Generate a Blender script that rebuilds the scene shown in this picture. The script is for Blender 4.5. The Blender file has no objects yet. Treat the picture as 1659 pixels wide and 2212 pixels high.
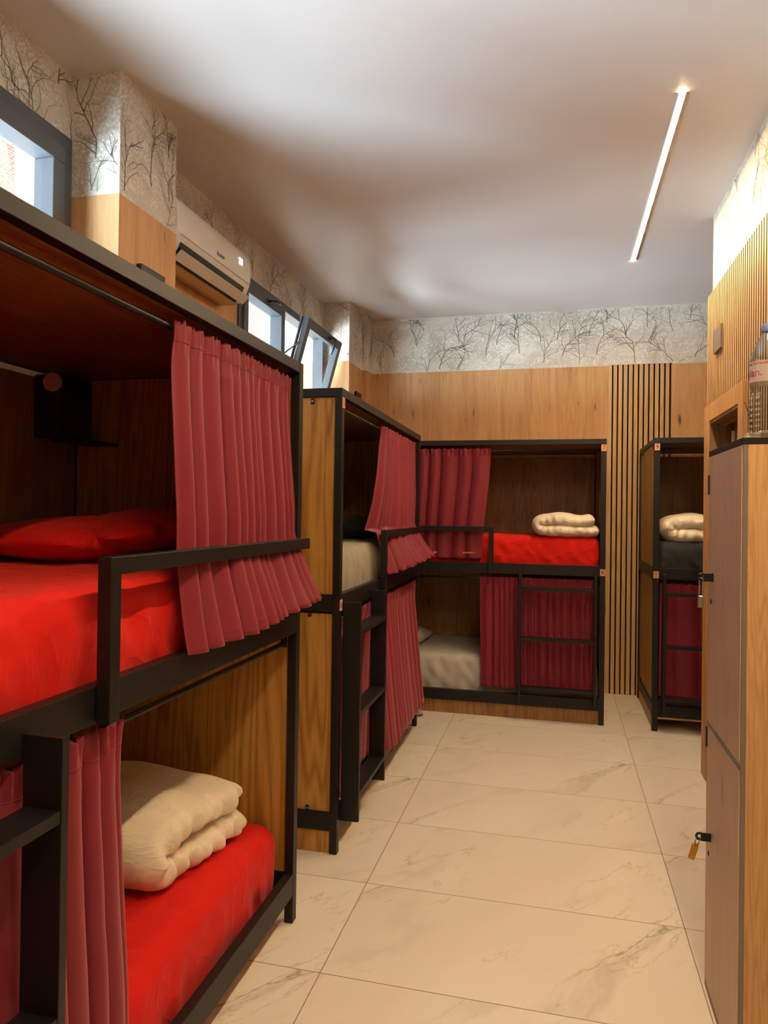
import bpy, bmesh, math, random
from mathutils import Vector, Matrix, noise
from math import sin, cos, pi, radians, sqrt, atan2

S = bpy.context.scene
COL = S.collection
S.view_settings.view_transform = 'Standard'
S.view_settings.look = 'None'
S.view_settings.gamma = 1.0
S.view_settings.exposure = 0.86
S.cycles.use_denoising = True
S.cycles.max_bounces = 10
S.cycles.diffuse_bounces = 6
S.cycles.glossy_bounces = 4
S.cycles.transmission_bounces = 8
S.cycles.transparent_max_bounces = 12
S.cycles.sample_clamp_indirect = 6.0
S.cycles.caustics_reflective = False
S.cycles.caustics_refractive = False

# ------------------------------------------------------------------ materials
def srgb(h):
    h = h.lstrip('#')
    out = []
    for i in (0, 2, 4):
        c = int(h[i:i+2], 16) / 255
        out.append(c/12.92 if c <= 0.04045 else ((c+0.055)/1.055)**2.4)
    return (*out, 1)

class NT:
    def __init__(s, name):
        s.m = bpy.data.materials.new(name); s.m.use_nodes = True
        s.t = s.m.node_tree; s.n = s.t.nodes; s.l = s.t.links
        s.b = s.n['Principled BSDF']; s.out = s.n['Material Output']
    def new(s, kind, **kw):
        nd = s.n.new(kind)
        for k, v in kw.items():
            if k.startswith('i_'):
                key = k[2:]
                key = int(key) if key.isdigit() else key.replace('_', ' ')
                nd.inputs[key].default_value = v
            else:
                setattr(nd, k, v)
        return nd
    def link(s, a, ao, b, bi):
        s.l.new(a.outputs[ao], b.inputs[bi])
    def coords(s, scale=(1, 1, 1), loc=(0, 0, 0), rot=(0, 0, 0), kind='Object'):
        tc = s.new('ShaderNodeTexCoord')
        mp = s.new('ShaderNodeMapping')
        mp.inputs['Scale'].default_value = scale
        mp.inputs['Location'].default_value = loc
        mp.inputs['Rotation'].default_value = rot
        s.link(tc, kind, mp, 'Vector')
        return mp
    def math(s, op, a, b=None, c=None, clamp=False):
        nd = s.new('ShaderNodeMath', operation=op, use_clamp=clamp)
        for i, v in enumerate((a, b, c)):
            if v is None: continue
            if isinstance(v, (int, float)): nd.inputs[i].default_value = v
            else: s.l.new(v, nd.inputs[i])
        return nd.outputs[0]
    def noise(s, vec, scale, detail=4, rough=0.55, dist=0.0):
        nd = s.new('ShaderNodeTexNoise')
        nd.inputs['Scale'].default_value = scale
        nd.inputs['Detail'].default_value = detail
        nd.inputs['Roughness'].default_value = rough
        nd.inputs['Distortion'].default_value = dist
        if vec is not None: s.l.new(vec, nd.inputs['Vector'])
        return nd.outputs['Fac']
    def ramp(s, fac, stops):
        nd = s.new('ShaderNodeValToRGB')
        e = nd.color_ramp.elements
        e[0].position, e[0].color = stops[0]
        e[1].position, e[1].color = stops[-1]
        for p, c in stops[1:-1]:
            x = e.new(p); x.color = c
        s.l.new(fac, nd.inputs['Fac'])
        return nd.outputs['Color']
    def mix(s, fac, a, b, blend='MIX'):
        nd = s.new('ShaderNodeMix', data_type='RGBA', blend_type=blend)
        if isinstance(fac, (int, float)): nd.inputs[0].default_value = fac
        else: s.l.new(fac, nd.inputs[0])
        for i, v in ((6, a), (7, b)):
            if isinstance(v, tuple): nd.inputs[i].default_value = v
            else: s.l.new(v, nd.inputs[i])
        return nd.outputs[2]
    def color(s, v):
        if isinstance(v, tuple): s.b.inputs['Base Color'].default_value = v
        else: s.l.new(v, s.b.inputs['Base Color'])
    def set(s, **kw):
        for k, v in kw.items():
            s.b.inputs[k.replace('_', ' ')].default_value = v
    def bump(s, h, strength=0.3, dist=0.002):
        bp = s.new('ShaderNodeBump')
        bp.inputs['Strength'].default_value = strength
        bp.inputs['Distance'].default_value = dist
        s.l.new(h, bp.inputs['Height'])
        s.l.new(bp.outputs[0], s.b.inputs['Normal'])

def plain(name, hexc, rough=0.5, metal=0.0, spec=0.5):
    t = NT(name); t.color(srgb(hexc) if isinstance(hexc, str) else hexc)
    t.set(Roughness=rough, Metallic=metal)
    t.b.inputs['Specular IOR Level'].default_value = spec
    nz = t.noise(t.coords().outputs[0], 220, 2)
    t.bump(nz, 0.04, 0.001)
    return t.m

def wood(name, dark, mid, light, axis='z', band=1.0, knots=0.5, rough=0.5, seed=0.0, contrast=1.0, bandscale=1.0):
    """grain runs along the given axis"""
    t = NT(name)
    g = 1.0
    sc = {'z': (g, g, 0.07), 'x': (0.07, g, g), 'y': (g, 0.07, g)}[axis]
    mp = t.coords(scale=sc, loc=(seed, seed*1.7, seed*0.6)).outputs[0]
    # slow warping of the growth rings
    warp = t.noise(mp, 3.5*bandscale, 3, 0.5, 0.3)
    rings = t.math('SINE', t.math('MULTIPLY', warp, 150.0))
    rings = t.math('ADD', t.math('MULTIPLY', rings, 0.5), 0.5)
    fine = t.noise(mp, 130, 6, 0.75, 0.15)
    broad = t.noise(mp, 6, 4, 0.6, 0.4)
    v = t.math('ADD', t.math('MULTIPLY', t.math('POWER', rings, 0.6), 0.22*band), t.math('MULTIPLY', fine, 0.60))
    v = t.math('ADD', v, t.math('MULTIPLY', broad, 0.45))
    v = t.math('ADD', t.math('MULTIPLY', t.math('SUBTRACT', v, 0.53+0.13*band), contrast), 0.5)
    c = t.ramp(v, [(0.15, srgb(dark)), (0.5, srgb(mid)), (0.85, srgb(light))])
    # pores: fine short dark ticks
    sc2 = {'z': (160, 160, 5), 'x': (5, 160, 160), 'y': (160, 5, 160)}[axis]
    mp2 = t.coords(scale=sc2).outputs[0]
    pores = t.noise(mp2, 1.0, 2, 0.5)
    pm = t.ramp(pores, [(0.60, (0, 0, 0, 1)), (0.74, (1, 1, 1, 1))])
    c = t.mix(t.math('MULTIPLY', pm, 0.28), c, srgb(dark))
    if knots > 0:
        tcx = t.new('ShaderNodeTexCoord'); sp_ = t.new('ShaderNodeSeparateXYZ'); t.link(tcx, 'Object', sp_, 0)
        cmb = t.new('ShaderNodeCombineXYZ')
        hcoord = t.math('ADD', t.math('ADD', sp_.outputs[0], sp_.outputs[1]), seed*0.37)
        t.l.new(t.math('MULTIPLY', hcoord, 5.2), cmb.inputs[0]); t.l.new(t.math('MULTIPLY', sp_.outputs[2], 1.5), cmb.inputs[1])
        mp3 = cmb.outputs[0]
        vo = t.new('ShaderNodeTexVoronoi', feature='F1', voronoi_dimensions='2D')
        vo.inputs['Scale'].default_value = 1.0
        t.l.new(mp3, vo.inputs['Vector'])
        cmb2 = t.new('ShaderNodeCombineXYZ')
        t.l.new(t.math('MULTIPLY', hcoord, 15.0), cmb2.inputs[0]); t.l.new(t.math('MULTIPLY', sp_.outputs[2], 1.1), cmb2.inputs[1])
        stn = t.noise(cmb2.outputs[0], 1.0, 5, 0.65, 0.5)
        sm_ = t.ramp(stn, [(0.52, (0, 0, 0, 1)), (0.70, (1, 1, 1, 1))])
        c = t.mix(t.math('MULTIPLY', sm_, 0.95*knots), c, srgb(dark))
        dn = t.math('ADD', vo.outputs['Distance'], t.math('MULTIPLY', t.math('SUBTRACT', t.noise(mp3, 5, 4), 0.5), 0.16))
        spc = t.new('ShaderNodeSeparateColor'); t.l.new(vo.outputs['Color'], spc.inputs[0])
        dn = t.math('ADD', dn, t.math('MULTIPLY', spc.outputs[0], 0.085))   # knots of random size, many of them absent
        km = t.ramp(dn, [(0.02, (1, 1, 1, 1)), (0.10, (0, 0, 0, 1))])
        halo = t.ramp(dn, [(0.05, (1, 1, 1, 1)), (0.34, (0, 0, 0, 1))])
        c = t.mix(t.math('MULTIPLY', halo, 0.35*knots), c, srgb(dark))
        c = t.mix(t.math('MULTIPLY', km, knots), c, srgb('#2a1c12'))
    t.color(c)
    t.set(Roughness=rough)
    t.bump(t.math('ADD', fine, pm), 0.12, 0.0008)
    return t.m

M = {}
M['black'] = plain('powder_coated_steel', '#151312', 0.45, spec=0.38)
M['black_soft'] = plain('black_plastic', '#141414', 0.35)
M['oak_wall'] = wood('knotty_oak_cladding', '#a67448', '#c89762', '#d8ae7c', 'z', band=0.5, knots=0.8, seed=3.1, rough=0.55, bandscale=0.8, contrast=0.9)
M['oak_slat'] = wood('oak_slat', '#a97c4c', '#c69d68', '#d8b27c', 'z', knots=0.1, seed=1.3, rough=0.5)
M['teak_end'] = wood('golden_board', '#82581f', '#ab7b38', '#c2954f', 'z', band=1.5, knots=0.0, seed=7.7, rough=0.42, contrast=1.15)
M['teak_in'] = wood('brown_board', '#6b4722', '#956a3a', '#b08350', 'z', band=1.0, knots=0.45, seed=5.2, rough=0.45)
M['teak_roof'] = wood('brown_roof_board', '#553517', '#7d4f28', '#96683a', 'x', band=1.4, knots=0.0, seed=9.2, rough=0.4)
M['casing'] = wood('oak_casing', '#9a6f3e', '#bb8c55', '#cda26a', 'z', knots=0.0, seed=2.2, rough=0.5)
M['jamb'] = wood('brown_jamb', '#6a4c30', '#85623f', '#97734c', 'z', knots=0.0, seed=4.2, rough=0.5)
M['locker_door'] = wood('greyish_oak_door', '#b4967a', '#d2b79b', '#dfc7ae', 'z', band=0.5, knots=0.25, seed=8.8, rough=0.5, contrast=0.8)
M['locker_side'] = wood('natural_oak_side', '#a97e4c', '#c9a06b', '#d8b481', 'z', band=1.0, knots=0.15, seed=6.1, rough=0.5, contrast=1.0, bandscale=2.2)
M['chip'] = plain('raw_chipboard', '#c8a66c', 0.8)
M['felt'] = plain('black_felt', '#14120f', 0.95)
M['white_pl'] = plain('white_plastic', '#e9e4dc', 0.32)
M['grey_frame'] = plain('anthracite_aluminium', '#4b4c50', 0.45)
M['seal'] = plain('black_rubber_seal', '#17181a', 0.6)
M['steel'] = plain('steel', '#b9b8b4', 0.28, 1.0)
M['chrome'] = plain('chrome', '#d6d6d6', 0.12, 1.0)
M['brass'] = plain('brass', '#c59a3e', 0.3, 1.0)
M['copper'] = plain('copper_plate', '#d9a080', 0.45)
M['ink'] = plain('dark_ink', '#3a2418', 0.6)
M['outer_white'] = plain('white_render', '#e8e8ea', 0.8)
M['plate_grey'] = plain('brown_grey_switch_plate', '#6f6254', 0.4)
M['shoe'] = plain('grey_knit', '#a39c90', 0.8)

def paper():
    t = NT('blossom_wallpaper')
    mp = t.coords().outputs[0]
    cloud = t.noise(mp, 2.6, 4, 0.6, 0.4)
    c = t.ramp(cloud, [(0.32, srgb('#bdb29f')), (0.52, srgb('#d3c9b7')), (0.72, srgb('#e4dbcb'))])
    # pale blossom specks gathered in clusters
    vo = t.new('ShaderNodeTexVoronoi', feature='F1'); vo.inputs['Scale'].default_value = 70
    dist = t.new('ShaderNodeMix', data_type='VECTOR')
    t.l.new(mp, vo.inputs['Vector'])
    sp = t.ramp(vo.outputs['Distance'], [(0.15, (1, 1, 1, 1)), (0.62, (0, 0, 0, 1))])
    cl = t.ramp(t.noise(mp, 7.5, 5, 0.7, 0.6), [(0.38, (0, 0, 0, 1)), (0.56, (1, 1, 1, 1))])
    c = t.mix(t.math('MULTIPLY', t.math('MULTIPLY', sp, cl), 0.85), c, srgb('#efe9dc'))
    # soft grey twig haze behind the blossom
    tw = t.noise(mp, 26, 8, 0.8, 1.6)
    tm = t.ramp(tw, [(0.56, (0, 0, 0, 1)), (0.70, (1, 1, 1, 1))])
    c = t.mix(t.math('MULTIPLY', t.math('MULTIPLY', tm, cl), 0.6), c, srgb('#8b8074'))
    gr = t.ramp(t.noise(mp, 48, 6, 0.8, 1.2), [(0.53, (0, 0, 0, 1)), (0.68, (1, 1, 1, 1))])
    cl2 = t.ramp(t.noise(mp, 4.2, 4, 0.7, 0.8), [(0.40, (0.15, 0.15, 0.15, 1)), (0.62, (1, 1, 1, 1))])
    c = t.mix(t.math('MULTIPLY', t.math('MULTIPLY', gr, cl2), 0.8), c, srgb('#84786b'))
    t.color(c); t.set(Roughness=0.6)
    t.bump(t.noise(mp, 160, 3), 0.15, 0.0006)
    return t.m
M['paper'] = paper()
M['branch'] = plain('printed_branch', '#786e66', 0.6)
M['branch2'] = plain('printed_branch_pale', '#9d9385', 0.6)

def ceiling_mat():
    t = NT('white_satin_ceiling')
    t.color(srgb('#e6e2dd')); t.set(Roughness=0.42)
    t.b.inputs['Specular IOR Level'].default_value = 0.35
    t.bump(t.noise(t.coords().outputs[0], 1.6, 2), 0.25, 0.02)
    return t.m
M['ceiling'] = ceiling_mat()

def floor_mat():
    t = NT('marble_porcelain_tile')
    tc = t.new('ShaderNodeTexCoord')
    sep = t.new('ShaderNodeSeparateXYZ'); t.link(tc, 'Object', sep, 0)
    x, y = sep.outputs[0], sep.outputs[1]
    def cell(v, w):
        q = t.math('DIVIDE', v, w)
        f = t.math('FLOOR', q)
        d = t.math('MULTIPLY', t.math('ABSOLUTE', t.math('SUBTRACT', t.math('FRACT', t.math('ADD', q, 0.5)), 0.5)), w)
        return f, d
    ix, dx = cell(x, 1.2); iy, dy = cell(y, 0.6)
    d = t.math('MINIMUM', dx, dy)
    grout = t.math('LESS_THAN', d, 0.0016)
    # each tile is one of three prints
    pid = t.math('MODULO', t.math('ABSOLUTE', t.math('ADD', t.math('MULTIPLY', ix, 1.0), t.math('MULTIPLY', iy, 2.0))), 3.0)
    off = t.math('MULTIPLY', pid, 13.7)
    lx = t.math('SUBTRACT', x, t.math('MULTIPLY', ix, 1.2))
    ly = t.math('SUBTRACT', y, t.math('MULTIPLY', iy, 0.6))
    cm = t.new('ShaderNodeCombineXYZ')
    t.l.new(lx, cm.inputs[0]); t.l.new(ly, cm.inputs[1]); t.l.new(off, cm.inputs[2])
    mp = t.new('ShaderNodeMapping'); t.l.new(cm.outputs[0], mp.inputs[0])
    mp.inputs['Rotation'].default_value = (0, 0, radians(-58))
    mpb = t.new('ShaderNodeMapping'); t.l.new(mp.outputs[0], mpb.inputs[0])
    mpb.inputs['Scale'].default_value = (0.55, 1.7, 1)
    v = mpb.outputs[0]
    def vein(scale, width, dist, rough=0.6):
        nz = t.noise(v, scale, 6, rough, dist)
        a = t.math('ABSOLUTE', t.math('SUBTRACT', nz, 0.5))
        return t.ramp(a, [(0.0, (1, 1, 1, 1)), (width, (0, 0, 0, 1))])
    gate = t.ramp(t.noise(v, 1.4, 2, 0.5), [(0.48, (0, 0, 0, 1)), (0.66, (1, 1, 1, 1))])
    big = t.math('MULTIPLY', vein(0.95, 0.008, 0.35), gate)
    soft = t.math('MULTIPLY', vein(1.1, 0.05, 0.3), gate)
    small = t.math('MULTIPLY', vein(2.0, 0.009, 0.5, 0.6), t.ramp(t.noise(v, 2.2, 2), [(0.52, (0, 0, 0, 1)), (0.66, (1, 1, 1, 1))]))
    base = t.ramp(t.noise(v, 1.1, 4), [(0.3, srgb('#ddd2c1')), (0.7, srgb('#e6dccd'))])
    c = t.mix(t.math('MULTIPLY', soft, 0.30), base, srgb('#a08e78'))
    c = t.mix(t.math('MULTIPLY', big, 0.62), c, srgb('#80705c'))
    c = t.mix(t.math('MULTIPLY', small, 0.35), c, srgb('#8d7d68'))
    c = t.mix(grout, c, srgb('#7c6a54'))
    t.color(c)
    rg = t.math('ADD', t.math('MULTIPLY', grout, 0.5), 0.13)
    t.l.new(rg, t.b.inputs['Roughness'])
    t.b.inputs['Specular IOR Level'].default_value = 0.45
    return t.m
M['floor'] = floor_mat()

def cloth(name, hexc, rough=0.75, sheen=0.3, wr=0.35, scale=9, weave=True, hex2=None, stretch=(1, 1, 1), dist=0.012):
    t = NT(name)
    mp = t.coords(scale=stretch).outputs[0]
    big = t.noise(mp, scale, 5, 0.55, 0.6)
    if hex2:
        t.color(t.mix(big, srgb(hexc), srgb(hex2)))
    else:
        t.color(srgb(hexc))
    t.set(Roughness=rough)
    t.b.inputs['Sheen Weight'].default_value = sheen
    t.b.inputs['Sheen Roughness'].default_value = 0.4
    t.b.inputs['Specular IOR Level'].default_value = 0.25
    fine = t.noise(t.coords().outputs[0], 900, 1)
    n1 = t.noise(mp, scale*0.7, 3, 0.55, 1.3)
    rg = t.math('SUBTRACT', 1.0, t.math('MULTIPLY', t.math('ABSOLUTE', t.math('SUBTRACT', n1, 0.5)), 9.0), clamp=True)
    rg = t.math('POWER', rg, 2.0)
    h = t.math('ADD', t.math('ADD', t.math('MULTIPLY', big, 0.6), t.math('MULTIPLY', rg, 0.16)), t.math('MULTIPLY', fine, 0.01 if weave else 0.0))
    t.bump(h, wr, dist)
    return t.m
M['red'] = cloth('red_cotton_sheet', '#cf1508', 0.8, 0.1, 0.6, 6, stretch=(1, 1, 1), dist=0.02)
M['beige_sheet'] = cloth('beige_grey_sheet', '#9b907d', 0.75, 0.2, 0.4, 8)
M['pale_sheet'] = cloth('pale_grey_sheet', '#b9b3aa', 0.75, 0.2, 0.5, 9)
M['black_sheet'] = cloth('charcoal_sheet', '#2b2a2b', 0.8, 0.2, 0.3, 7)
M['duvet'] = cloth('cream_cotton_duvet', '#e0d3bc', 0.8, 0.2, 0.6, 9, dist=0.02)
def curtain_mat():
    t = NT('burgundy_satin_curtain')
    t.color(srgb('#7d2230'))
    t.set(Roughness=0.48)
    t.b.inputs['Sheen Weight'].default_value = 0.35
    t.b.inputs['Sheen Roughness'].default_value = 0.45
    t.b.inputs['Sheen Tint'].default_value = (1.0, 0.45, 0.45, 1)
    t.b.inputs['Specular IOR Level'].default_value = 0.3
    mp = t.coords(scale=(1, 1, 1)).outputs[0]
    t.bump(t.math('ADD', t.noise(mp, 6, 3), t.math('MULTIPLY', t.noise(mp, 1000, 1), 0.02)), 0.3, 0.01)
    return t.m
M['curtain'] = curtain_mat()
M['thread'] = plain('yellow_thread', '#c9b04a', 0.6)

def emit(name, col, strength):
    t = NT(name); t.color((0, 0, 0, 1))
    t.b.inputs['Emission Color'].default_value = col
    t.b.inputs['Emission Strength'].default_value = strength
    return t.m
M['led'] = emit('warm_led_diffuser', (1.0, 0.715, 0.41, 1), 205.0)
M['digits'] = emit('led_digits', (0.72, 0.75, 1.0, 1), 2.5)

def glass_mat():
    t = NT('window_glass')
    t.n.remove(t.b)
    tr = t.new('ShaderNodeBsdfTransparent'); tr.inputs[0].default_value = (0.93, 0.97, 0.98, 1)
    gl = t.new('ShaderNodeBsdfGlossy'); gl.inputs['Roughness'].default_value = 0.02
    fr = t.new('ShaderNodeFresnel'); fr.inputs['IOR'].default_value = 1.5
    mx = t.new('ShaderNodeMixShader')
    ge = t.new('ShaderNodeNewGeometry')
    fac = t.math('MULTIPLY', fr.outputs[0], t.math('SUBTRACT', 1.0, ge.outputs['Backfacing']))
    t.l.new(fac, mx.inputs[0]); t.link(tr, 0, mx, 1); t.link(gl, 0, mx, 2); t.link(mx, 0, t.out, 0)
    return t.m
M['glass'] = glass_mat()
def pet_mat():
    t = NT('clear_bottle_plastic')
    t.n.remove(t.b)
    tr = t.new('ShaderNodeBsdfTransparent'); tr.inputs[0].default_value = (0.90, 0.92, 0.94, 1)
    gl = t.new('ShaderNodeBsdfGlossy'); gl.inputs['Roughness'].default_value = 0.05
    lw = t.new('ShaderNodeLayerWeight'); lw.inputs['Blend'].default_value = 0.35
    mx = t.new('ShaderNodeMixShader')
    t.l.new(t.math('MULTIPLY', lw.outputs['Facing'], 0.5), mx.inputs[0])
    t.link(tr, 0, mx, 1); t.link(gl, 0, mx, 2); t.link(mx, 0, t.out, 0)
    return t.m
M['pet'] = pet_mat()
M['cap'] = plain('blue_cap', '#6d7fb5', 0.4)
M['label_red'] = plain('red_print', '#b8323a', 0.5)
def label_mat():
    t = NT('half_clear_label')
    t.color(srgb('#ead9d2')); t.set(Roughness=0.4)
    t.b.inputs['Alpha'].default_value = 0.45
    return t.m
M['label'] = label_mat()
def brick_mat():
    t = NT('pale_brick_facade')
    mp = t.coords(rot=(0, radians(90), 0), loc=(0, 0, 0)).outputs[0]
    tc = t.new('ShaderNodeTexCoord'); sp = t.new('ShaderNodeSeparateXYZ'); t.link(tc, 'Object', sp, 0)
    cm = t.new('ShaderNodeCombineXYZ'); t.l.new(sp.outputs[1], cm.inputs[0]); t.l.new(sp.outputs[2], cm.inputs[1])
    br = t.new('ShaderNodeTexBrick')
    t.l.new(cm.outputs[0], br.inputs['Vector'])
    br.inputs['Scale'].default_value = 4.0
    br.inputs['Color1'].default_value = srgb('#c98a72'); br.inputs['Color2'].default_value = srgb('#b87860')
    br.inputs['Mortar'].default_value = srgb('#e5ddd2')
    br.inputs['Mortar Size'].default_value = 0.03
    t.l.new(br.outputs['Color'], t.b.inputs['Base Color']); t.set(Roughness=0.9)
    return t.m
M['brick'] = brick_mat()
M['ochre'] = plain('ochre_facade', '#c9a874', 0.85)

# ------------------------------------------------------------------ mesh helpers
def new_obj(name, bm, mats, parent=None, smooth=False, weld=False):
    me = bpy.data.meshes.new(name)
    if weld: bmesh.ops.remove_doubles(bm, verts=bm.verts, dist=1e-5)
    bmesh.ops.recalc_face_normals(bm, faces=bm.faces)
    bm.to_mesh(me); bm.free()
    if not isinstance(mats, (list, tuple)): mats = [mats]
    for m in mats: me.materials.append(m)
    if smooth:
        for p in me.polygons: p.use_smooth = True
    o = bpy.data.objects.new(name, me); COL.objects.link(o)
    if parent is not None: o.parent = parent
    return o
def tag(o, label=None, cat=None, group=None, kind=None):
    if label: o['label'] = label
    if cat: o['category'] = cat
    if group: o['group'] = group
    if kind: o['kind'] = kind
    return o
def empty(name, loc=(0, 0, 0), rz=0.0, label=None, cat=None, group=None):
    o = bpy.data.objects.new(name, None); COL.objects.link(o)
    o.empty_display_size = 0.1
    o.location = loc; o.rotation_euler = (0, 0, rz)
    return tag(o, label, cat, group)
def box(bm, x0, x1, y0, y1, z0, z1, mat=0, bev=0.0):
    x0, x1 = min(x0, x1), max(x0, x1); y0, y1 = min(y0, y1), max(y0, y1); z0, z1 = min(z0, z1), max(z0, z1)
    r = bmesh.ops.create_cube(bm, size=1.0)
    vs = r['verts']
    for v in vs:
        v.co = Vector(((v.co.x+.5)*(x1-x0)+x0, (v.co.y+.5)*(y1-y0)+y0, (v.co.z+.5)*(z1-z0)+z0))
    fs = set(f for v in vs for f in v.link_faces)
    for f in fs: f.material_index = mat
    if bev > 0:
        es = list(set(e for v in vs for e in v.link_edges))
        bmesh.ops.bevel(bm, geom=es, offset=bev, segments=2, affect='EDGES', profile=0.5)
    return vs
def bxo(name, mat, parent, *a, bev=0.0):
    bm = bmesh.new(); box(bm, *a, bev=bev)
    return new_obj(name, bm, mat, parent)
def tube(bm, pts, r, seg=12, cap=True, mat=0):
    pts = [Vector(p) for p in pts]
    rings = []
    prev = None
    for i, p in enumerate(pts):
        d = (pts[min(i+1, len(pts)-1)] - pts[max(i-1, 0)]).normalized()
        ref = Vector((0, 0, 1)) if abs(d.z) < 0.9 else Vector((1, 0, 0))
        if prev is not None: a = (prev - d*prev.dot(d)).normalized()
        else: a = d.cross(ref).normalized()
        prev = a
        b = d.cross(a)
        rr = r[i] if isinstance(r, (list, tuple)) else r
        rings.append([bm.verts.new(p + (a*cos(2*pi*k/seg) + b*sin(2*pi*k/seg))*rr) for k in range(seg)])
    for i in range(len(rings)-1):
        for k in range(seg):
            f = bm.faces.new((rings[i][k], rings[i][(k+1) % seg], rings[i+1][(k+1) % seg], rings[i+1][k]))
            f.material_index = mat; f.smooth = True
    if cap:
        for rg in (rings[0], rings[-1]):
            f = bm.faces.new(rg); f.material_index = mat
def lathe(bm, prof, c=(0, 0, 0), seg=32, mat=0):
    rings = []
    for r, z in prof:
        rings.append([bm.verts.new((c[0]+r*cos(2*pi*k/seg), c[1]+r*sin(2*pi*k/seg), c[2]+z)) for k in range(seg)])
    for i in range(len(rings)-1):
        for k in range(seg):
            f = bm.faces.new((rings[i][k], rings[i][(k+1) % seg], rings[i+1][(k+1) % seg], rings[i+1][k]))
            f.smooth = True; f.material_index = mat
def prism(bm, poly, y0, y1, mat=0):
    """poly: (x,z) outline extruded along y"""
    a = [bm.verts.new((x, y0, z)) for x, z in poly]
    b = [bm.verts.new((x, y1, z)) for x, z in poly]
    n = len(poly); fs = []
    for i in range(n):
        fs.append(bm.faces.new((a[i], a[(i+1) % n], b[(i+1) % n], b[i])))
    fs.append(bm.faces.new(a)); fs.append(bm.faces.new(b))
    for f in fs: f.material_index = mat
def text_obj(name, s, size, mat, parent, loc, rot, depth=0.0004, sx=1.0):
    cu = bpy.data.curves.new(name, 'FONT'); cu.body = s; cu.size = size
    cu.align_x = 'CENTER'; cu.align_y = 'CENTER'; cu.extrude = depth; cu.resolution_u = 4
    tmp = bpy.data.objects.new(name+'_c', cu); COL.objects.link(tmp)
    dg = bpy.context.evaluated_depsgraph_get()
    me = bpy.data.meshes.new_from_object(tmp.evaluated_get(dg))
    bpy.data.objects.remove(tmp)
    for v in me.vertices: v.co.x *= sx
    me.materials.clear(); me.materials.append(mat)
    o = bpy.data.objects.new(name, me); COL.objects.link(o)
    if parent is not None: o.parent = parent
    o.location = loc; o.rotation_euler = rot
    return o

def box_shell(nx, ny, nz):
    """closed grid on the surface of the unit box; returns bm with verts in 0..1"""
    bm = bmesh.new(); idx = {}
    def V(i, j, k):
        key = (i, j, k)
        if key not in idx: idx[key] = bm.verts.new((i/nx, j/ny, k/nz))
        return idx[key]
    for i in range(nx):
        for j in range(ny):
            for k in (0, nz):
                bm.faces.new((V(i, j, k), V(i+1, j, k), V(i+1, j+1, k), V(i, j+1, k)))
    for i in range(nx):
        for k in range(nz):
            for j in (0, ny):
                bm.faces.new((V(i, j, k), V(i+1, j, k), V(i+1, j, k+1), V(i, j, k+1)))
    for j in range(ny):
        for k in range(nz):
            for i in (0, nx):
                bm.faces.new((V(i, j, k), V(i, j+1, k), V(i, j+1, k+1), V(i, j, k+1)))
    return bm

def mattress(name, mat, parent_bunk, u0, u1, v0, v1, z0, z1, seed, label, wr=1.0, r=0.05, group=None):
    L, W, H = u1-u0, v1-v0, z1-z0
    bm = box_shell(int(L/0.016), int(W/0.02), 14)
    for vt in bm.verts:
        p = Vector((vt.co.x*L, vt.co.y*W, vt.co.z*H))
        q = Vector((min(max(p.x, r), L-r), min(max(p.y, r), W-r), min(max(p.z, r*0.6), H-r)))
        d = p-q
        n = d.normalized() if d.length > 1e-6 else Vector((0, 0, 1))
        if d.length > 1e-6: p = q + n*min(d.length, r)
        hz = p.z/H
        # side wrinkles: diagonal pulls that fade towards the top
        side = max(0.0, 1-abs(n.z))
        s = p.x if abs(n.y) > abs(n.x) else p.y
        ph = s*46 + (hz*8) + 3*noise.noise(Vector((s*3+seed, hz*1.5, seed)))
        w = sin(ph)*noise.noise(Vector((s*6, hz*2, seed+4)))
        amp = 0.020*wr*(0.2+0.8*(1-hz))*side
        disp = amp*w + 0.006*wr*noise.noise(Vector((p.x*9+seed, p.y*9, p.z*9)))*side
        # top: gentle long creases
        top = max(0.0, n.z)
        cr = abs(noise.noise(Vector((p.x*4.5+seed*3, p.y*9+p.x*3, seed))))
        disp += top*(0.007*noise.noise(Vector((p.x*2.5, p.y*2.5, seed))) - 0.007*wr*max(0, 1-cr*9))
        # pillowed mattress: sides bulge at mid height
        disp += side*0.008*sin(pi*min(1, max(0, hz)))
        vt.co = p + n*disp
        vt.co.x += u0; vt.co.y += v0; vt.co.z += z0
    o = new_obj(name, bm, mat, None, smooth=True)
    o.location = parent_bunk.location; o.rotation_euler = parent_bunk.rotation_euler
    tag(o, label, 'mattress', group)
    return o

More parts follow.
